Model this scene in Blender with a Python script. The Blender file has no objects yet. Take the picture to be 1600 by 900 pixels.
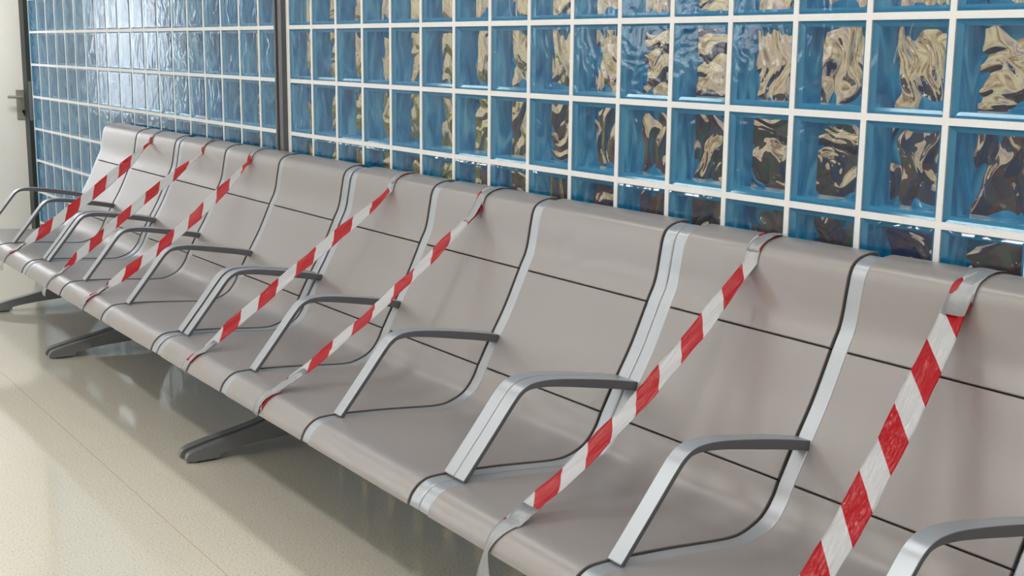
import bpy, math, random
from mathutils import Vector, Euler
random.seed(4)
D = bpy.data
COL = bpy.context.scene.collection
sc = bpy.context.scene

# ------------------------------------------------------------------ helpers
def link(name, me, mats, parent=None):
    o = D.objects.new(name, me)
    COL.objects.link(o)
    for m in (mats if isinstance(mats, (list, tuple)) else [mats]):
        me.materials.append(m)
    if parent is not None:
        o.parent = parent
    return o

def empty(name, loc=(0, 0, 0)):
    o = D.objects.new(name, None)
    COL.objects.link(o)
    o.location = loc
    o.empty_display_size = 0.05
    return o

def tag(o, label=None, cat=None, group=None, kind=None):
    if label: o['label'] = label
    if cat: o['category'] = cat
    if group: o['group'] = group
    if kind: o['kind'] = kind
    return o

class MB:
    """collects faces (with optional uv and material index) for one mesh"""
    def __init__(s):
        s.v = []; s.f = []; s.mi = []; s.uv = []
    def add(s, verts, faces, mi=0, uvs=None):
        b = len(s.v)
        s.v += [tuple(p) for p in verts]
        for k, f in enumerate(faces):
            s.f.append([b + i for i in f])
            s.mi.append(mi if isinstance(mi, int) else mi[k])
            s.uv.append(uvs[k] if uvs else [(0, 0)] * len(f))
    def quad(s, a, b, c, d, mi=0, uv=None):
        s.add([a, b, c, d], [[0, 1, 2, 3]], mi, [uv] if uv else None)
    def box(s, x0, x1, y0, y1, z0, z1, mi=0):
        V = [(x, y, z) for z in (z0, z1) for y in (y0, y1) for x in (x0, x1)]
        s.add(V, [[0, 2, 3, 1], [4, 5, 7, 6], [0, 1, 5, 4], [2, 6, 7, 3], [0, 4, 6, 2], [1, 3, 7, 5]], mi)
    def cyl(s, p, q, r, n=16, mi=0, r2=None):
        p = Vector(p); q = Vector(q); d = (q - p).normalized()
        u = d.orthogonal().normalized(); w = d.cross(u)
        r2 = r if r2 is None else r2
        V = []
        for c, rr in ((p, r), (q, r2)):
            for i in range(n):
                a = 2 * math.pi * i / n
                V.append(c + u * rr * math.cos(a) + w * rr * math.sin(a))
        F = [[i, (i + 1) % n, n + (i + 1) % n, n + i] for i in range(n)]
        F += [list(range(n))[::-1], list(range(n, 2 * n))]
        s.add(V, F, mi)
    def build(s, name, mats, parent=None, smooth=None, bevel=0, segs=2, uvname='UVMap'):
        me = D.meshes.new(name)
        me.from_pydata(s.v, [], s.f)
        me.polygons.foreach_set('material_index', s.mi)
        uvl = me.uv_layers.new(name=uvname)
        flat = [c for f in s.uv for p in f for c in p]
        uvl.data.foreach_set('uv', flat)
        me.update()
        o = link(name, me, mats, parent)
        if smooth is not None:
            me.shade_smooth()
            me.set_sharp_from_angle(angle=math.radians(smooth))
        if bevel:
            md = o.modifiers.new('bevel', 'BEVEL')
            md.width = bevel; md.segments = segs; md.limit_method = 'ANGLE'
            md.angle_limit = math.radians(40)
            md.harden_normals = False
        return o

def catmull(P, n=6):
    out = []
    for i in range(len(P) - 1):
        p0 = P[max(i - 1, 0)]; p1 = P[i]; p2 = P[i + 1]; p3 = P[min(i + 2, len(P) - 1)]
        for k in range(n):
            t = k / n
            out.append(tuple(0.5 * ((2 * b) + (c - a) * t + (2 * a - 5 * b + 4 * c - d) * t * t + (-a + 3 * b - 3 * c + d) * t ** 3)
                             for a, b, c, d in zip(p0, p1, p2, p3)))
    out.append(tuple(P[-1]))
    return out

def resample(P, step):
    L = [0]
    for a, b in zip(P, P[1:]):
        L.append(L[-1] + math.dist(a, b))
    n = max(2, int(round(L[-1] / step)) + 1)
    out = []; j = 0
    for i in range(n):
        s = L[-1] * i / (n - 1)
        while j < len(P) - 2 and L[j + 1] < s: j += 1
        t = (s - L[j]) / max(1e-9, L[j + 1] - L[j])
        out.append(tuple(a + (b - a) * t for a, b in zip(P[j], P[j + 1])))
    return out

def normals2(P):
    """left-hand normals of a (y,z) polyline running from the back top to the front lip (pointing to the sitter)"""
    N = []
    for i in range(len(P)):
        a = P[max(i - 1, 0)]; b = P[min(i + 1, len(P) - 1)]
        dy, dz = b[0] - a[0], b[1] - a[1]
        l = math.hypot(dy, dz) or 1
        N.append((dz / l, -dy / l))
    return N

def offset(P, d):
    return [(p[0] + n[0] * d, p[1] + n[1] * d) for p, n in zip(P, normals2(P))]

def extrude_band(top, bot, x0, x1, side_mi=0, mb=None):
    """solid between two (y,z) polylines, extruded from x0 to x1"""
    mb = mb or MB()
    n = len(top)
    loop = list(top) + list(bot)[::-1]
    m = len(loop)
    V = [(x0, p[0], p[1]) for p in loop] + [(x1, p[0], p[1]) for p in loop]
    F = []; mi = []
    for i in range(m):
        j = (i + 1) % m
        F.append([i, m + i, m + j, j]); mi.append(0)
    for i in range(n - 1):
        a, b, c, d = i, i + 1, m - 2 - i, m - 1 - i
        F.append([a, b, c, d]); mi.append(side_mi)
        F.append([m + d, m + c, m + b, m + a]); mi.append(side_mi)
    mb.add(V, F, mi)
    return mb

# ------------------------------------------------------------------ materials
def srgb(r, g, b):
    f = lambda c: (c / 255 / 12.92) if c / 255 <= 0.04045 else ((c / 255 + 0.055) / 1.055) ** 2.4
    return (f(r), f(g), f(b), 1)

class NT:
    def __init__(s, name):
        s.m = D.materials.new(name); s.m.use_nodes = True
        s.t = s.m.node_tree; s.t.nodes.clear()
        s.out = s.n('ShaderNodeOutputMaterial')
    def n(s, typ, ins=None, **kw):
        nd = s.t.nodes.new(typ)
        for k, v in kw.items(): setattr(nd, k, v)
        for k, v in (ins or {}).items():
            if hasattr(v, 'links') or isinstance(v, bpy.types.NodeSocket):
                s.t.links.new(v, nd.inputs[k])
            else:
                nd.inputs[k].default_value = v
        return nd
    def math(s, op, a, b=0.0, c=None):
        nd = s.n('ShaderNodeMath', operation=op)
        for i, v in enumerate((a, b, c)):
            if v is None: continue
            if isinstance(v, bpy.types.NodeSocket): s.t.links.new(v, nd.inputs[i])
            else: nd.inputs[i].default_value = v
        return nd.outputs[0]
    def mix(s, f, a, b):
        nd = s.n('ShaderNodeMix', data_type='RGBA')
        for i, v in ((0, f), (6, a), (7, b)):
            if isinstance(v, bpy.types.NodeSocket): s.t.links.new(v, nd.inputs[i])
            else: nd.inputs[i].default_value = v
        return nd.outputs[2]
    def ramp(s, f, stops, interp='LINEAR'):
        nd = s.n('ShaderNodeValToRGB')
        nd.color_ramp.interpolation = interp
        e = nd.color_ramp.elements
        while len(e) < len(stops): e.new(0.5)
        for x, (p, c) in zip(e, stops): x.position = p; x.color = c
        s.t.links.new(f, nd.inputs[0])
        return nd.outputs[0]
    def mixsh(s, f, a, b):
        nd = s.n('ShaderNodeMixShader')
        if isinstance(f, bpy.types.NodeSocket): s.t.links.new(f, nd.inputs[0])
        else: nd.inputs[0].default_value = f
        s.t.links.new(a, nd.inputs[1]); s.t.links.new(b, nd.inputs[2])
        return nd.outputs[0]
    def done(s, sh):
        s.t.links.new(sh, s.out.inputs[0]); return s.m

def plain(name, col, rough=0.5, metal=0.0, spec=0.5, noise=0.0, scale=40, bump=0.0, coat=0.0):
    t = NT(name)
    p = t.n('ShaderNodeBsdfPrincipled', {'Base Color': col, 'Roughness': rough, 'Metallic': metal, 'Specular IOR Level': spec, 'Coat Weight': coat, 'Coat Roughness': 0.31, 'Coat IOR': 1.6})
    co = t.n('ShaderNodeTexCoord').outputs['Object']
    nz = t.n('ShaderNodeTexNoise', {'Vector': co, 'Scale': scale, 'Detail': 3.0})
    if noise:
        a = tuple(c * (1 - noise) for c in col[:3]) + (1,); b = tuple(min(1, c * (1 + noise)) for c in col[:3]) + (1,)
        t.t.links.new(t.mix(nz.outputs[0], a, b), p.inputs['Base Color'])
    if bump:
        bp = t.n('ShaderNodeBump', {'Height': nz.outputs[0], 'Strength': bump, 'Distance': 0.002})
        t.t.links.new(bp.outputs[0], p.inputs['Normal'])
    return t.done(p.outputs[0])

M = {}
M['shell'] = plain('taupe_shell', srgb(142, 135, 133), rough=0.42, noise=0.06, scale=900, bump=0.03, spec=0.6, coat=0.8)
M['shell_shaded'] = plain('shell_edge_shaded', srgb(104, 98, 96), rough=0.6)  # shade beside the rail painted into the shell's side faces
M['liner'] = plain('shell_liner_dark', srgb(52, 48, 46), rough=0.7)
M['alu'] = plain('silver_aluminium', srgb(176, 180, 186), rough=0.34, metal=0.55, noise=0.05, scale=1200)
M['alu_shaded'] = plain('silver_aluminium_shaded', srgb(112, 113, 118), rough=0.45, metal=0.45)  # darker copy of the aluminium, painting in the underlit armrest sides
M['leg'] = plain('grey_cast_leg', srgb(140, 141, 144), rough=0.42, metal=0.35, noise=0.05, scale=300)
M['rubber'] = plain('black_glide', srgb(30, 30, 32), rough=0.7)
M['beam'] = plain('dark_beam', srgb(60, 60, 62), rough=0.5, metal=0.3)
M['mortar'] = plain('white_mortar', srgb(238, 238, 238), rough=0.75, noise=0.04, scale=120, bump=0.35)
M['wall'] = plain('cream_wall', srgb(234, 232, 226), rough=0.75, noise=0.02, scale=8)
M['ceil'] = plain('white_ceiling', srgb(240, 240, 238), rough=0.8)
M['door'] = plain('white_door', srgb(243, 240, 233), rough=0.45, noise=0.015, scale=5)
M['jamb'] = plain('black_green_jamb', srgb(30, 42, 40), rough=0.5)
M['post'] = plain('anthracite_post', srgb(92, 92, 96), rough=0.5, noise=0.1, scale=60)
M['postdark'] = plain('post_groove', srgb(44, 44, 50), rough=0.5)
M['steel'] = plain('brushed_steel', srgb(190, 182, 168), rough=0.35, metal=0.75)
M['strike'] = plain('strike_steel', srgb(128, 130, 134), rough=0.4, metal=0.6)
M['black'] = plain('black_hole', srgb(18, 18, 18), rough=0.6)

# floor: speckled cream linoleum with faint sheet seams
def floor_mat():
    t = NT('speckled_linoleum')
    co = t.n('ShaderNodeTexCoord').outputs['Object']
    n1 = t.n('ShaderNodeTexNoise', {'Vector': co, 'Scale': 170.0, 'Detail': 2.0}).outputs[0]
    n2 = t.n('ShaderNodeTexNoise', {'Vector': co, 'Scale': 75.0, 'Detail': 3.0, 'Roughness': 0.7}).outputs[0]
    n3 = t.n('ShaderNodeTexNoise', {'Vector': co, 'Scale': 1.2, 'Detail': 2.0}).outputs[0]
    c = t.ramp(n1, [(0.28, srgb(192, 176, 146)), (0.42, srgb(228, 221, 204)), (0.6, srgb(236, 230, 215)), (0.72, srgb(245, 241, 230))])
    dk = t.ramp(n2, [(0.66, (0, 0, 0, 1)), (0.74, (1, 1, 1, 1))])
    c = t.mix(t.math('MULTIPLY', dk, 0.55), c, srgb(172, 156, 130))
    c = t.mix(t.math('MULTIPLY', n3, 0.25), c, srgb(212, 207, 194))
    sp = t.n('ShaderNodeSeparateXYZ', {0: co})
    # sheet seams parallel to the bench (every 1.5 m from y=-0.945) and across it
    sy = t.math('ABSOLUTE', t.math('SUBTRACT', t.math('FRACT', t.math('DIVIDE', t.math('ADD', sp.outputs[1], 0.945 + 0.75 + 15), 0.75)), 0.5))
    sx = t.math('ABSOLUTE', t.math('SUBTRACT', t.math('FRACT', t.math('DIVIDE', t.math('ADD', sp.outputs[0], 30.3), 0.75)), 0.5))
    ly = t.math('LESS_THAN', t.math('SUBTRACT', 0.5, sy), 0.0022)
    lx = t.math('LESS_THAN', t.math('SUBTRACT', 0.5, sx), 0.0016)
    ln = t.math('MULTIPLY', t.math('MAXIMUM', ly, t.math('MULTIPLY', lx, 0.5)), 0.38)
    c = t.mix(ln, c, srgb(150, 122, 92))
    bp = t.n('ShaderNodeBump', {'Height': n2, 'Strength': 0.06, 'Distance': 0.001})
    p = t.n('ShaderNodeBsdfPrincipled', {'Base Color': c, 'Roughness': 0.07, 'Specular IOR Level': 0.5, 'Normal': bp.outputs[0]})
    return t.done(p.outputs[0])
M['floor'] = floor_mat()

# glass blocks
def wave_height(t, scale=1.0):
    uv = t.n('ShaderNodeUVMap', uv_map='UVMap').outputs[0]
    w = t.n('ShaderNodeTexNoise', {'Vector': uv, 'Scale': 2.1 * scale, 'Detail': 1.0})
    ad = t.n('ShaderNodeVectorMath', operation='MULTIPLY_ADD')
    t.t.links.new(w.outputs['Color'], ad.inputs[0]); ad.inputs[1].default_value = (0.9, 0.9, 0); t.t.links.new(uv, ad.inputs[2])
    mp = t.n('ShaderNodeMapping', {'Vector': ad.outputs[0], 'Rotation': (0, 0, 0.5), 'Scale': (7.0 * scale, 2.2 * scale, 1)})
    n = t.n('ShaderNodeTexNoise', {'Vector': mp.outputs[0], 'Scale': 1.0, 'Detail': 0.6, 'Roughness': 0.4}).outputs[0]
    return n

def front_glass():
    t = NT('clear_block_face')
    h = wave_height(t)
    bp = t.n('ShaderNodeBump', {'Height': h, 'Strength': 0.5, 'Distance': 0.0045})
    tr = t.n('ShaderNodeBsdfTransparent', {'Color': (0.86, 0.96, 0.97, 1)})
    gl = t.n('ShaderNodeBsdfGlossy', {'Color': (1, 1, 1, 1), 'Roughness': 0.06, 'Normal': bp.outputs[0]})
    fr = t.n('ShaderNodeFresnel', {'IOR': 1.45, 'Normal': bp.outputs[0]})
    f = t.math('MINIMUM', t.math('ADD', fr.outputs[0], 0.01), 0.40)
    return t.done(t.mixsh(f, tr.outputs[0], gl.outputs[0]))
M['bface'] = front_glass()

def blue_glass():
    t = NT('blue_block_side_glow')
    co = t.n('ShaderNodeTexCoord').outputs['Object']
    mp = t.n('ShaderNodeMapping', {'Vector': co, 'Scale': (22, 22, 6)})
    nz = t.n('ShaderNodeTexNoise', {'Vector': mp.outputs[0], 'Scale': 1.0, 'Detail': 3.0, 'Distortion': 1.2}).outputs[0]
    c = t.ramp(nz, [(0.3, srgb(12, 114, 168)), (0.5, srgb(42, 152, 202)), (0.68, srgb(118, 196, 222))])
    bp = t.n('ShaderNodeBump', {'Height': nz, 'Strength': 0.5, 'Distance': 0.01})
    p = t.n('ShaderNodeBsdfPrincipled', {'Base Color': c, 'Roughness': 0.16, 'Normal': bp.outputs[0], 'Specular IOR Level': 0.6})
    t.t.links.new(c, p.inputs['Emission Color']); p.inputs['Emission Strength'].default_value = 0.10  # added glow imitating light carried through the glass
    return t.done(p.outputs[0])
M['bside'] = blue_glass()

def rim_glass():
    t = NT('blue_block_rim')
    p = t.n('ShaderNodeBsdfPrincipled', {'Base Color': srgb(30, 136, 184), 'Roughness': 0.12, 'Specular IOR Level': 0.6, 'Coat Weight': 0.3})
    return t.done(p.outputs[0])
M['brim'] = rim_glass()

def rear_glass():
    t = NT('wavy_block_rear')
    h = wave_height(t, 0.7)
    bp = t.n('ShaderNodeBump', {'Height': h, 'Strength': 1.0, 'Distance': 0.045})
    rf = t.n('ShaderNodeBsdfRefraction', {'Color': (0.93, 0.97, 0.95, 1), 'Roughness': 0.0, 'IOR': 1.33, 'Normal': bp.outputs[0]})
    gl = t.n('ShaderNodeBsdfGlossy', {'Color': (1, 1, 1, 1), 'Roughness': 0.05, 'Normal': bp.outputs[0]})
    fr = t.n('ShaderNodeFresnel', {'IOR': 1.45, 'Normal': bp.outputs[0]})
    a = t.mixsh(t.math('MINIMUM', fr.outputs[0], 0.35), rf.outputs[0], gl.outputs[0])
    # painted blue at the block's edges, imitating its sides refracted by wavy glass
    uv = t.n('ShaderNodeUVMap', uv_map='Edge').outputs[0]
    sp = t.n('ShaderNodeSeparateXYZ', {0: uv})
    ex = t.math('SUBTRACT', 0.5, t.math('ABSOLUTE', t.math('SUBTRACT', sp.outputs[0], 0.5)))
    ez = t.math('SUBTRACT', 0.5, t.math('ABSOLUTE', t.math('SUBTRACT', sp.outputs[1], 0.5)))
    e = t.math('MINIMUM', ex, ez)
    m = t.math('LESS_THAN', e, t.math('MULTIPLY', t.math('SUBTRACT', h, 0.35), 0.62))
    bl = t.n('ShaderNodeBsdfPrincipled', {'Base Color': srgb(52, 146, 190), 'Roughness': 0.1, 'Normal': bp.outputs[0]})
    return t.done(t.mixsh(m, a, bl.outputs[0]))
M['brear'] = rear_glass()

# the room seen through the blocks
def rear_wall_mat():
    t = NT('rear_room_wall')
    co = t.n('ShaderNodeTexCoord').outputs['Object']
    sp = t.n('ShaderNodeSeparateXYZ', {0: co})
    nz = t.n('ShaderNodeTexNoise', {'Vector': co, 'Scale': 1.6, 'Detail': 2.0}).outputs[0]
    n2 = t.n('ShaderNodeTexNoise', {'Vector': co, 'Scale': 4.5, 'Detail': 2.0}).outputs[0]
    n3 = t.n('ShaderNodeTexNoise', {'Vector': co, 'Scale': 2.6, 'Detail': 3.0, 'Roughness': 0.6}).outputs[0]
    tan = t.ramp(n3, [(0.30, srgb(120, 84, 78)), (0.40, srgb(196, 160, 126)), (0.50, srgb(226, 208, 170)), (0.58, srgb(214, 178, 160)), (0.68, srgb(150, 140, 150))])
    z = t.math('ADD', sp.outputs[2], t.math('MULTIPLY', t.math('SUBTRACT', n2, 0.5), 0.9))
    low = t.ramp(nz, [(0.38, srgb(28, 36, 84)), (0.46, srgb(34, 36, 54)), (0.52, srgb(96, 44, 60)), (0.6, srgb(34, 56, 44))])
    grn = t.ramp(n2, [(0.35, srgb(96, 104, 40)), (0.55, srgb(150, 150, 70)), (0.62, srgb(130, 60, 44))])
    k = t.ramp(t.math('DIVIDE', t.math('ADD', sp.outputs[0], 7.2), 9.2), [(0.30, (1, 1, 1, 1)), (0.44, (0, 0, 0, 1))])
    low = t.mix(k, low, grn)
    m = t.math('LESS_THAN', z, 1.06)
    c = t.mix(m, tan, low)
    p = t.n('ShaderNodeBsdfPrincipled', {'Base Color': c, 'Roughness': 0.7})
    return t.done(p.outputs[0])
M['rear'] = rear_wall_mat()

# barrier tape: slanted red and white bars, creased translucent plastic
def tape_mat():
    t = NT('red_white_barrier_tape')
    uv = t.n('ShaderNodeUVMap', uv_map='UVMap').outputs[0]
    sp = t.n('ShaderNodeSeparateXYZ', {0: uv})
    f = t.math('FRACT', sp.outputs[0])
    red = t.math('LESS_THAN', f, 0.5)
    mp = t.n('ShaderNodeMapping', {'Vector': uv, 'Scale': (3.0, 9.0, 1)})
    cr = t.n('ShaderNodeTexNoise', {'Vector': mp.outputs[0], 'Scale': 1.0, 'Detail': 3.0, 'Distortion': 0.6}).outputs[0]
    mp2 = t.n('ShaderNodeMapping', {'Vector': uv, 'Scale': (9.0, 12.0, 1)})
    c2 = t.n('ShaderNodeTexNoise', {'Vector': mp2.outputs[0], 'Scale': 1.0, 'Detail': 2.0}).outputs[0]
    hh = t.math('ADD', t.math('MULTIPLY', cr, 1.0), t.math('MULTIPLY', c2, 0.35))
    bp = t.n('ShaderNodeBump', {'Height': hh, 'Strength': 0.8, 'Distance': 0.006})
    c = t.mix(red, srgb(236, 236, 238), srgb(200, 28, 44))
    p = t.n('ShaderNodeBsdfPrincipled', {'Base Color': c, 'Roughness': 0.2, 'Normal': bp.outputs[0], 'Specular IOR Level': 0.8})
    tl = t.n('ShaderNodeBsdfTranslucent', {'Color': t.mix(red, srgb(240, 240, 241), srgb(250, 14, 44))})
    return t.done(t.mixsh(0.5, p.outputs[0], tl.outputs[0]))
M['tape'] = tape_mat()

def duct_mat():
    t = NT('silver_duct_tape')
    co = t.n('ShaderNodeTexCoord').outputs['Object']
    nz = t.n('ShaderNodeTexNoise', {'Vector': co, 'Scale': 55.0, 'Detail': 3.0, 'Distortion': 0.8}).outputs[0]
    bp = t.n('ShaderNodeBump', {'Height': nz, 'Strength': 0.4, 'Distance': 0.004})
    p = t.n('ShaderNodeBsdfPrincipled', {'Base Color': srgb(156, 158, 161), 'Roughness': 0.36, 'Metallic': 0.35, 'Normal': bp.outputs[0]})
    return t.done(p.outputs[0])
M['duct'] = duct_mat()

def frosted():
    t = NT('frosted_pane')
    tl = t.n('ShaderNodeBsdfTranslucent', {'Color': (0.95, 0.96, 0.97, 1)})
    gl = t.n('ShaderNodeBsdfGlossy', {'Roughness': 0.3})
    return t.done(t.mixsh(0.06, tl.outputs[0], gl.outputs[0]))
M['frost'] = frosted()

# ------------------------------------------------------------------ room
XL, XR, YF, YB, ZC = -7.0, 2.2, -4.6, 2.6, 2.65
def struct(name, mb, mats, parent=None, **kw):
    o = mb.build(name, mats, parent, **kw)
    if parent is None: o['kind'] = 'structure'
    return o

m = MB(); m.box(XL - 1.6, XR + .1, YF - .9, .04, -.1, 0)
struct('floor', m, M['floor'])
m = MB(); m.box(XL - .1, XR + .1, .04, YB + .1, -.1, 0)
struct('floor_2', m, plain('dark_carpet', srgb(48, 46, 46), rough=.9, noise=.2, scale=60))
m = MB(); m.box(XL - .1, XR + .1, YF - .1, YB + .1, ZC, ZC + .1)
struct('ceiling', m, M['ceil'])
m = MB(); m.box(XL - .1, XR + .1, YB, YB + .1, 0, ZC)
struct('wall_back', m, M['rear'])
m = MB(); m.box(XR, XR + .1, YF, YB, 0, ZC)
struct('wall_right', m, M['wall'])
# left wall with a door opening (y -1.04 .. -0.014)
DY0, DY1, DH = -1.05, -0.013, 2.1
m = MB()
m.box(XL - .1, XL, YF, DY0 - .04, 0, ZC)
m.box(XL - .1, XL, DY0 - .04, DY1 + .03, DH + .04, ZC)
m.box(XL - .1, XL, DY1 + .03, YB, 0, ZC)
struct('wall_left', m, M['wall'])
# front wall with a window
WX0, WX1, WZ0, WZ1 = -7.0 + .1, -5.0, 1.25, 2.35
m = MB()
m.box(XL - .1, WX0, YF - .1, YF, 0, ZC)
m.box(WX1, XR + .1, YF - .1, YF, 0, ZC)
m.box(WX0, WX1, YF - .1, YF, 0, WZ0)
m.box(WX0, WX1, YF - .1, YF, WZ1, ZC)
struct('wall_front', m, M['wall'])
w3 = empty('window_3', (0, 0, 0)); w3['kind'] = 'structure'
m = MB(); m.box(WX0, WX1, YF - .06, YF - .055, WZ0, WZ1); m.build('pane', M['frost'], w3)
m = MB()
for i in range(6):
    x = WX0 + (WX1 - WX0) * i / 5
    m.box(x - .03, x + .03, YF - .05, YF - .01, WZ0, WZ1)
for z in (WZ0, WZ0 + .36, WZ0 + .72, WZ1):
    m.box(WX0, WX1, YF - .052, YF - .012, z - .025, z + .025)
m.build('window_frame', M['post'], w3)

# door in the left wall
d = empty('door_1', (0, 0, 0)); d['kind'] = 'structure'
PZ0, PY0, PY1 = .86, -.93, -.445
m = MB()
x0, x1 = XL - .045, XL
m.box(x0, x1, PY1, DY1, .008, DH); m.box(x0, x1, DY0, PY0, .008, DH)
m.box(x0, x1, PY0, PY1, .008, PZ0); m.box(x0, x1, PY0, PY1, DH - .14, DH)
m.build('door_leaf', M['door'], d)
m = MB(); m.box(XL - .03, XL - .022, PY0, PY1, PZ0, DH - .14); m.build('added_door_pane', M['frost'], d)  # unseen pane, added so the left block panel reflects a bright band
m = MB(); m.box(XL, XL + .003, -.074, -.018, .838, 1.03)
hp = m.build('handle_plate', M['steel'], d, bevel=.002)
m = MB()
m.cyl((XL + .003, -.05, .985), (XL + .05, -.05, .985), .009)
m.cyl((XL + .05, -.045, .985), (XL + .05, -.135, .988), .009)
m.build('door_handle', M['steel'], d, smooth=40)
m = MB(); m.cyl((XL + .003, -.03, .892), (XL + .006, -.03, .892), .012); m.box(XL + .003, XL + .006, -.034, -.026, .866, .89)
m.build('keyhole', M['black'], hp)
# dark jamb between door and glass blocks
m = MB(); m.box(XL - .06, XL + .105, -.025, .09, 0, ZC)
j = struct('trim_2', m, M['jamb'])
m = MB(); m.box(XL + .105, XL + .108, -.021, -.002, .84, 1.085); m.box(XL + .103, XL + .1085, -.015, -.008, .92, .98)
m.build('strike_plate', M['strike'], j, bevel=.002)

# ------------------------------------------------------------------ glass block panels
P_, J_ = .2, .0145
ROW0 = -.01
NR = 13
def block_panel(name, xs, x_edge0, x_edge1):
    """xs = left joint centres of each column"""
    root = empty(name, (0, 0, 0)); root['kind'] = 'structure'
    g = MB(); ed = []
    hb = (P_ - J_) / 2
    for xl in xs:
        for r in range(NR):
            cx, cz = xl + P_ / 2, ROW0 + r * P_ + P_ / 2
            rot = random.randrange(4); ox, oy = random.randrange(50), random.randrange(50)
            fl = random.choice((1, -1))
            def W(x, z):
                u, v = (x - cx) / hb / 2, (z - cz) / hb / 2
                u *= fl
                for _ in range(rot): u, v = -v, u
                return (u + ox, v + oy)
            def E(x, z): return ((x - cx) / hb / 2 + .5, (z - cz) / hb / 2 + .5)
            def ring(h0, y0, h1, y1, mi):
                A = [(cx - h0, y0, cz - h0), (cx + h0, y0, cz - h0), (cx + h0, y0, cz + h0), (cx - h0, y0, cz + h0)]
                B = [(cx - h1, y1, cz - h1), (cx + h1, y1, cz - h1), (cx + h1, y1, cz + h1), (cx - h1, y1, cz + h1)]
                for i in range(4):
                    k = (i + 1) % 4
                    q = [A[i], A[k], B[k], B[i]]
                    g.quad(*q, mi, [W(p[0], p[2]) for p in q]); ed.append([E(p[0], p[2]) for p in q])
            def face(h, y, mi):
                q = [(cx - h, y, cz - h), (cx + h, y, cz - h), (cx + h, y, cz + h), (cx - h, y, cz + h)]
                g.quad(*q, mi, [W(p[0], p[2]) for p in q]); ed.append([E(p[0], p[2]) for p in q])
            ring(hb, .004, hb - .006, -.0005, 0)      # rounded glass edge
            face(hb - .006, -.0005, 0)                # front face
            ring(hb, .0055, hb - .005, .009, 2)       # outer rim behind the face
            ring(hb - .005, .009, hb - .012, .013, 2)
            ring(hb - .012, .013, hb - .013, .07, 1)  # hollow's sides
            face(hb - .013, .07, 3)                   # rear face
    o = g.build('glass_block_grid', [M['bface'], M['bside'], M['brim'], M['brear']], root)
    l2 = o.data.uv_layers.new(name='Edge')
    l2.data.foreach_set('uv', [c for f in ed for p in f for c in p])
    mo = MB()
    z0, z1 = 0, ROW0 + NR * P_ + J_ / 2
    for i, xl in enumerate(list(xs) + [xs[-1] + P_]):
        a, b = xl - J_ / 2, xl + J_ / 2
        if i == 0: a = x_edge0
        if i == len(xs): b = x_edge1
        mo.box(a, b, .002, .078, z0, z1)
    for r in range(NR + 1):
        z = ROW0 + r * P_
        mo.box(x_edge0, x_edge1, .0022, .0778, max(0, z - J_ / 2), z + J_ / 2)
    mo.box(x_edge0, x_edge1, .002, .078, z1, ZC)
    mo.build('mortar_grid', M['mortar'], root)
    return root
block_panel('window_1', [-3.0 + P_ * i for i in range(26)], -3.02, 2.2)
block_panel('window_2', [-6.885 + P_ * i for i in range(19)], -6.895, -3.085)
m = MB(); m.box(-3.085, -3.071, -.020, .08, 0, ZC); m.box(-3.071, -3.052, -.010, .08, 0, ZC, 1); m.box(-3.052, -3.02, -.018, .08, 0, ZC)
t1 = struct('trim_1', m, [M['post'], M['postdark']])

# ------------------------------------------------------------------ benches
PROF = catmull([(-.022, .923), (-.043, .925), (-.075, .920), (-.098, .908), (-.110, .888), (-.117, .854), (-.130, .789), (-.152, .742),
                (-.196, .647), (-.240, .569), (-.281, .493), (-.298, .458), (-.327, .424), (-.372, .404), (-.415, .400), (-.500, .407), (-.567, .413),
                (-.667, .419), (-.735, .420), (-.762, .413), (-.782, .397), (-.793, .379), (-.797, .366)], 8)
PROF = resample(PROF, .008)
def seg(P, f0, f1):
    return [p for i, p in enumerate(P) if f0 <= i <= f1]
def idx_at(test):
    return next(i for i, p in enumerate(PROF) if test(p))
I1 = idx_at(lambda p: p[1] < .742 and p[0] < -.1)
I2 = idx_at(lambda p: p[1] < .493 and p[0] < -.1)
SW = .040          # width of an aluminium strip
LIN = offset(PROF, -.011)
RAIL_T = offset(PROF, -.003)
RAIL_B = offset(PROF, -.030)
i0 = idx_at(lambda p: p[0] < -.052)
iend = len(PROF)

def arm_band():
    top = catmull([(-.7075, .424), (-.640, .507), (-.584, .577), (-.565, .597), (-.545, .609), (-.518, .6145), (-.470, .6135), (-.384, .602), (-.302, .588), (-.238, .5745)], 6)
    n = len(top)
    N = normals2(top)
    bot = []
    for i, (p, nn) in enumerate(zip(top, N)):
        s = i / (n - 1)
        th = .011 if s < .4 else .011 + .010 * min(1, (s - .4) / .4)
        # the inside lies below/behind the outer face
        bot.append((p[0] - nn[0] * -th, p[1] - nn[1] * -th))
    return top, bot

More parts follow.
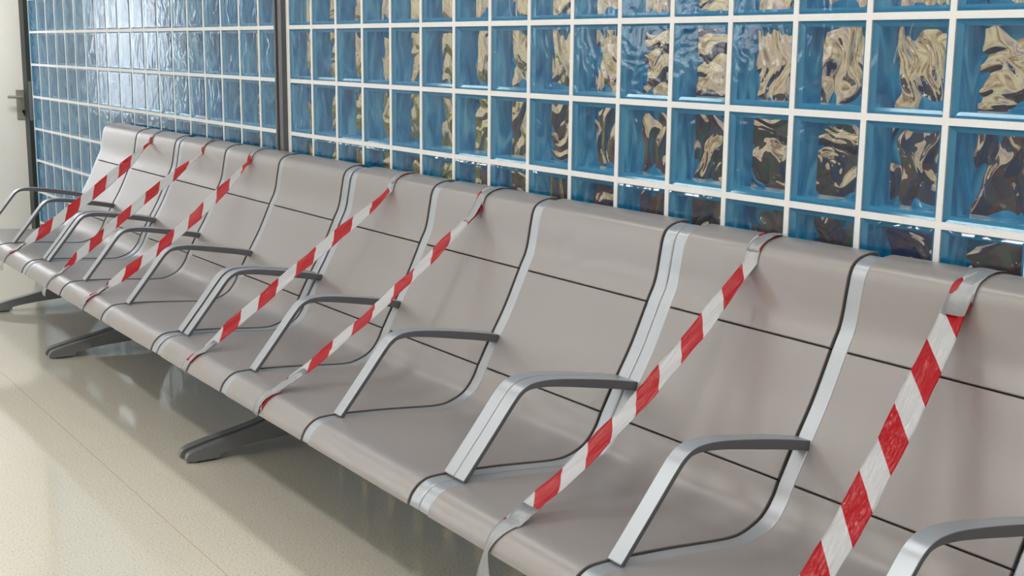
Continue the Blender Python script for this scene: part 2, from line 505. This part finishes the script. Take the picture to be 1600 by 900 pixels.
def leg_parts(xc, parent):
    w = .036
    top = catmull([(-.722, .016), (-.716, .028), (-.705, .035), (-.685, .041), (-.623, .055), (-.523, .074), (-.44, .094), (-.372, .128), (-.335, .19), (-.322, .262)], 5)
    rear = catmull([(-.262, .262), (-.248, .19), (-.215, .12), (-.16, .075), (-.11, .052), (-.085, .030), (-.08, .014)], 5)
    low = catmull([(-.722, .007), (-.716, .007), (-.705, .007), (-.685, .007), (-.66, .007), (-.615, .008), (-.606, .022), (-.52, .034), (-.40, .042), (-.30, .046), (-.20, .036), (-.13, .020), (-.12, .007), (-.08, .007)], 5)
    loop = top + rear + low[::-1]
    mb = MB(); n = len(loop)
    tw = lambda y: w / 2 * (1 if y > -.68 else max(.45, math.sqrt(max(0, 1 - ((-.68 - y) / .047) ** 2))))
    V = [(xc - tw(p[0]), p[0], p[1]) for p in loop] + [(xc + tw(p[0]), p[0], p[1]) for p in loop]
    F = [[i, (i + 1) % n, n + (i + 1) % n, n + i] for i in range(n)]
    F += [list(range(n)), list(range(n, 2 * n))[::-1]]
    mb.add(V, F)
    o = mb.build('leg', M['leg'], parent, smooth=35, bevel=.007, segs=3)
    for y0, y1 in ((-.69, -.625), (-.118, -.085)):
        g = MB(); g.box(xc - w / 2 + .003, xc + w / 2 - .003, y0, y1, .0, .010)
        g.build('floor_glide', M['rubber'], o, bevel=.002)
    return o

def make_bench(x_first, pitch, seats, label):
    root = empty('waiting_bench', (x_first + (pitch * seats + SW) / 2, -.35, 0))
    ox, oy = root.location.x, root.location.y
    tag(root, label, 'bench', 'grey bench sections standing in a row along the glass block wall')
    def put(o):
        o.location = (-ox, -oy, 0); return o
    for k in range(seats):
        xa = x_first + k * pitch + SW + .001
        xb = x_first + (k + 1) * pitch - .003
        for nm, a, b in (('headrest', 0, I1), ('backrest', I1, I2), ('seat', I2, len(PROF) - 1)):
            P = seg(PROF, a, b)
            T = list(P)
            # a narrow open joint between neighbouring panels
            if a:
                dy, dz = P[1][0] - P[0][0], P[1][1] - P[0][1]; l = math.hypot(dy, dz)
                T[0] = (P[0][0] + dy / l * .003, P[0][1] + dz / l * .003)
            B = [(p[0] - n[0] * .0105, p[1] - n[1] * .0105) for p, n in zip(T, normals2(T))]
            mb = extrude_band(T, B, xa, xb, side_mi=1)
            put(mb.build(nm, [M['shell'], M['shell_shaded']], root, smooth=40, bevel=.0022, segs=2))
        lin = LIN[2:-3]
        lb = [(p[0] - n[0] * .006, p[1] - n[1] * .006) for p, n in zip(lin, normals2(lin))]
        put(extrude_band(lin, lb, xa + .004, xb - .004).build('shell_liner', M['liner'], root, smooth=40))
    at, ab = arm_band()
    for k in range(seats + 1):
        xs = x_first + k * pitch
        put(extrude_band(RAIL_T[i0:iend], RAIL_B[i0:iend], xs + .0005, xs + SW - .0005).build('frame_rail', M['alu'], root, smooth=40, bevel=.004, segs=3))
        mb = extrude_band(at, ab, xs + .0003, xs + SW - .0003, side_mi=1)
        put(mb.build('armrest', [M['alu'], M['alu_shaded']], root, smooth=35, bevel=.002, segs=2))
    for k in (0, seats):
        put(leg_parts(x_first + k * pitch + SW / 2, root))
    mb = MB(); mb.box(x_first + .002, x_first + seats * pitch + SW - .002, -.335, -.255, .26, .335)
    put(mb.build('beam', M['beam'], root, bevel=.006))
    for k in range(seats + 1):
        mb = MB()
        xs = x_first + k * pitch
        V = []
        for x in (xs + .012, xs + SW - .012):
            V += [(x, -.36, .335), (x, -.24, .335), (x, -.262, .455), (x, -.33, .392)]
        mb.add(V, [[0, 1, 2, 3], [7, 6, 5, 4], [0, 4, 5, 1], [1, 5, 6, 2], [2, 6, 7, 3], [3, 7, 4, 0]])
        put(mb.build('seat_bracket', M['beam'], root))
    return root

make_bench(-.641, .5255, 3, 'nearest grey moulded bench section, running out of the right edge of the photo')
make_bench(-2.2775, .5320, 3, 'grey moulded three-seat bench section, second from the right, with one seat left untaped')
make_bench(-3.9285, .5320, 3, 'grey moulded three-seat bench section standing in front of the dark wall post')
make_bench(-5.060, .537, 2, 'two-seat end section of the grey bench row, standing nearest the white door')

# ------------------------------------------------------------------ barrier tapes
TOPI = [p for p in PROF if p[0] > -.1165]         # over the back's top edge
LIPI = [p for p in PROF if p[0] < -.742 or False]
def lerp(a, b, t): return a + (b - a) * t
def tape_path(sag):
    """(y,z) path: over the ridge, sagging across, then over the seat lip"""
    up = [p for p in offset(PROF, .002) if -.116 < p[0] < -.05 and p[1] > .86]
    lo = [p for p in offset(PROF, .002) if p[0] < -.742]
    a, b = up[-1], lo[0]
    mid = []
    for i in range(1, 30):
        t = i / 30
        mid.append((lerp(a[0], b[0], t), lerp(a[1], b[1], t) - sag * 4 * t * (1 - t)))
    return up, mid, lo

def ribbon(name, C, Wd, mat, parent, thick=.0006, wob=0, uvper=.18, phase=0, shear=.35, seed=0, cup=0.0, nv=6, tilt=None, fold=None):
    """C = list of 3D centres, Wd = list of widths (along x); tilt = lift of the right edge along the normal"""
    rnd = random.Random(seed)
    L = [0]
    for a, b in zip(C, C[1:]): L.append(L[-1] + math.dist(a, b))
    mb = MB()
    V = []; UV = []
    ph = [rnd.uniform(0, 6.28) for _ in range(6)]
    for i, c in enumerate(C):
        a = C[max(0, i - 1)]; b = C[min(len(C) - 1, i + 1)]
        ty, tz = b[1] - a[1], b[2] - a[2]; l = math.hypot(ty, tz) or 1
        ny, nz = tz / l, -ty / l
        for k in range(nv):
            v = k / (nv - 1) - .5
            off = cup * (v * v * 4 - .33) + wob * (math.sin(L[i] * 31 + v * 7 + ph[0]) + .6 * math.sin(L[i] * 67 + v * 11 + ph[1])) * .5
            th = tilt[i] if tilt else 0
            cx, sn = math.cos(th), math.sin(th)
            # width runs along x, turned about the tape's own axis by th
            V.append((c[0] + v * Wd[i] * cx + sn * off, c[1] + ny * (cx * off - v * Wd[i] * sn), c[2] + nz * (cx * off - v * Wd[i] * sn)))
            UV.append(((L[i] + phase - v * shear * Wd[i]) / uvper, v + .5 + seed))
    for i in range(len(C) - 1):
        for k in range(nv - 1):
            q = [i * nv + k, i * nv + k + 1, (i + 1) * nv + k + 1, (i + 1) * nv + k]
            f = .04 / uvper if fold and (k + .5) / (nv - 1) > .5 + fold and L[i] < .38 else 0
            mb.quad(*[V[t] for t in q], 0, [(UV[t][0] - f, UV[t][1]) for t in q])
    o = mb.build(name, mat, parent)
    me = o.data
    # weld and give thickness
    import bmesh
    bm = bmesh.new(); bm.from_mesh(me); bmesh.ops.remove_doubles(bm, verts=bm.verts, dist=1e-6); bm.to_mesh(me); bm.free()
    me.shade_smooth()
    md = o.modifiers.new('thickness', 'SOLIDIFY'); md.thickness = thick; md.offset = 0
    return o

def make_tape(xt, xb, width, wtop, wbot, sag, label, seed, tr, shear=1.1, tail=0, pw=.034, th=0., fold=None, lip=5, bow=0., grip=0, crumple=0):
    up, mid, lo = tape_path(sag)
    path = up + mid + lo[:lip]
    nU, nM = len(up), len(mid)
    l_up = sum(math.dist(a, b) for a, b in zip(up, up[1:] + mid[:1]))
    l_mid = sum(math.dist(a, b) for a, b in zip(mid, mid[1:])) * 31 / 29
    per = 2 * .100 * l_mid
    phase = -(l_up + tr * l_mid + .5 * shear * width)
    C = []; Wd = []; Tl = []
    for i, p in enumerate(path):
        t = min(1, max(0, (i - nU) / nM))
        C.append((lerp(xt, xb, t) + bow * 4 * t * (1 - t), p[0], p[1]))
        if t <= 0: w = wtop
        elif t >= 1: w = wbot
        else:
            w = width
            if t < .15: w = lerp(wtop, width, t / .15)
            if t > .85: w = lerp(width, wbot, (t - .85) / .15)
        Wd.append(w)
        Tl.append(th * min(1, t * 6, (1 - t) * 6) if 0 < t < 1 else 0)
    root = empty('barrier_tape', (xt, up[0][0], up[0][1]))
    tag(root, label, 'barrier tape', 'red and white barrier tapes blocking seats')
    loc = Vector(root.location)
    def put(o): o.location = -loc; return o
    put(ribbon('tape_strip', C, Wd, M['tape'], root, seed=seed, phase=phase, shear=shear, uvper=per, wob=.0035, cup=.003, tilt=Tl, fold=fold, nv=9))
    # silver tape holding it over the back's top edge
    P1 = [p for p in offset(PROF, .0036) if p[1] > .86 and p[0] > -.1135]
    ex = [(q[0] - .002, q[1] + .002) for q in mid[:grip]]
    pts = P1 + ex
    Cp = [(xt + .0015 * math.sin(i), p[0], p[1]) for i, p in enumerate(pts)]
    put(ribbon('silver_tape', Cp, [pw + .0015 * math.sin(i * 1.7) for i in range(len(pts))], M['duct'], root, wob=.0008, seed=seed + 3))
    # silver tape at the seat edge
    st = [(q[0] - .002, q[1] + .003) for q in mid[-2 - 2 * crumple:]]
    P2 = st + [p for p in offset(PROF, .0036) if p[0] < -.742]
    Cp = [(lerp(xb, xb - .012, i / len(P2)), p[0], p[1]) for i, p in enumerate(P2)]
    wl = [pw * (1.0 + .05 * math.sin(i * 2.1)) for i in range(len(P2))]
    if crumple: wl[:6] = [.030, .044, .048, .046, .044, .040]
    if tail:
        wl = [lerp(wbot * 1.06, .016, min(1, max(0, (i - 2) / (len(P2) - 4)))) for i in range(len(P2))]
        e = P2[-1]
        for i in range(1, 11):
            t = i / 10
            Cp.append((xb - .012 + .004 * t, e[0] - .008 * math.sin(t * 2.2), e[1] - tail * t))
            wl.append(lerp(.016, .05, min(1, t * 2.6)) * (1 - .08 * t))
    put(ribbon('silver_tape', Cp, wl, M['duct'], root, wob=.0018 + .0035 * crumple, seed=seed + 9))
    return root

make_tape(-4.300, -4.285, .055, .036, .032, .012, 'red and white barrier tape across the end seat nearest the white door', 1, .09, pw=.03, th=.75, bow=.03, tail=.03)
make_tape(-3.640, -3.575, .044, .030, .022, .012, 'thin twisted red and white barrier tape, second tape along from the door', 2, .03, pw=.028, th=.65, bow=-.06, tail=.03)
make_tape(-3.130, -3.080, .051, .036, .030, .018, 'red and white barrier tape on the seat just left of the dark wall post', 3, .085, pw=.033, lip=9, th=.5, bow=.035)
make_tape(-1.990, -2.012, .047, .036, .036, .020, 'red and white barrier tape with flat silver end, first one right of dark wall post', 4, .141, pw=.034, lip=7, th=.4, bow=-.045)
make_tape(-1.470, -1.478, .048, .040, .036, .024, 'red and white barrier tape ending in a crumpled shiny silver patch at the seat edge', 5, .09, pw=.034, lip=9, th=.1, grip=2, crumple=1)
make_tape(-.384, -.358, .055, .040, .050, .036, 'red and white barrier tape with a loose silver strip hanging below the seat edge', 6, .161, pw=.036, tail=.14, lip=2)
make_tape(.150, .315, .062, .052, .055, .038, 'widest red and white barrier tape, crossing the nearest seat at the right', 7, .075, pw=.05, grip=1)

# ------------------------------------------------------------------ lights
def area(name, loc, rot, sx, sy, power, col=(1, 1, 1)):
    l = D.lights.new(name, 'AREA'); l.shape = 'RECTANGLE'; l.size = sx; l.size_y = sy
    l.energy = power; l.color = col
    o = D.objects.new(name, l); COL.objects.link(o)
    o.location = loc; o.rotation_euler = rot
    return o
# three continuous rows of fluorescent lamps running along the room
for x in (-6.0, -4.4, -2.8, -1.2, 0.4, 1.6):
    for y, pw in ((-.88, 6.6), (-2.35, 10.2), (-3.85, 10.2)):
        area('ceiling_lamp', (x, y, ZC - .02), (0, 0, 0), .7, .16, pw * {-6.0: .35, -4.4: .6, -2.8: .9, 0.4: .95, 1.6: .8}.get(x, 1), (1, .995, .98))
door_fill = area('door_fill_light', (-5.95, -.7, ZC - .05), (0, math.radians(40), 0), .25, .9, 6.5, (1, .985, .95))  # added fill light, tilted to brighten the door
door_fill.data.spread = math.radians(70)
for x in (-6.0, -4.0, -2.0, 0.2):
    area('rear_room_lamp', (x, 1.4, ZC - .02), (0, 0, 0), 1.2, .3, 32, (1, .96, .9))
area('added_light_behind_door', (XL - .5, -.68, 1.45), (0, math.radians(-90), 0), 1.3, .8, 26, (.95, .97, 1))  # added light that brightens the unseen door pane
area('daylight_behind_window', ((WX0 + WX1) / 2, YF - .5, 1.8), (math.radians(90), 0, 0), 2.0, 1.3, 150, (.95, .98, 1))
w = D.worlds.new('world'); sc.world = w; w.use_nodes = True
w.node_tree.nodes['Background'].inputs[0].default_value = (.8, .85, .9, 1)
w.node_tree.nodes['Background'].inputs[1].default_value = .25

# ------------------------------------------------------------------ camera
cd = D.cameras.new('camera'); cam = D.objects.new('camera', cd); COL.objects.link(cam)
cam.location = (1.5746, -2.0661, 1.3195)
cam.rotation_euler = Euler((math.radians(79.38352), math.radians(-.56253), math.radians(55.92695)))
cd.sensor_width = 36; cd.lens = 1997.07 / 1600 * 36
cd.clip_start = .02
sc.camera = cam
sc.view_settings.view_transform = 'Standard'
sc.view_settings.exposure = 0.0
sc.cycles.max_bounces = 10
sc.cycles.transparent_max_bounces = 12
sc.cycles.caustics_reflective = False
sc.cycles.caustics_refractive = False
sc.cycles.sample_clamp_indirect = 4
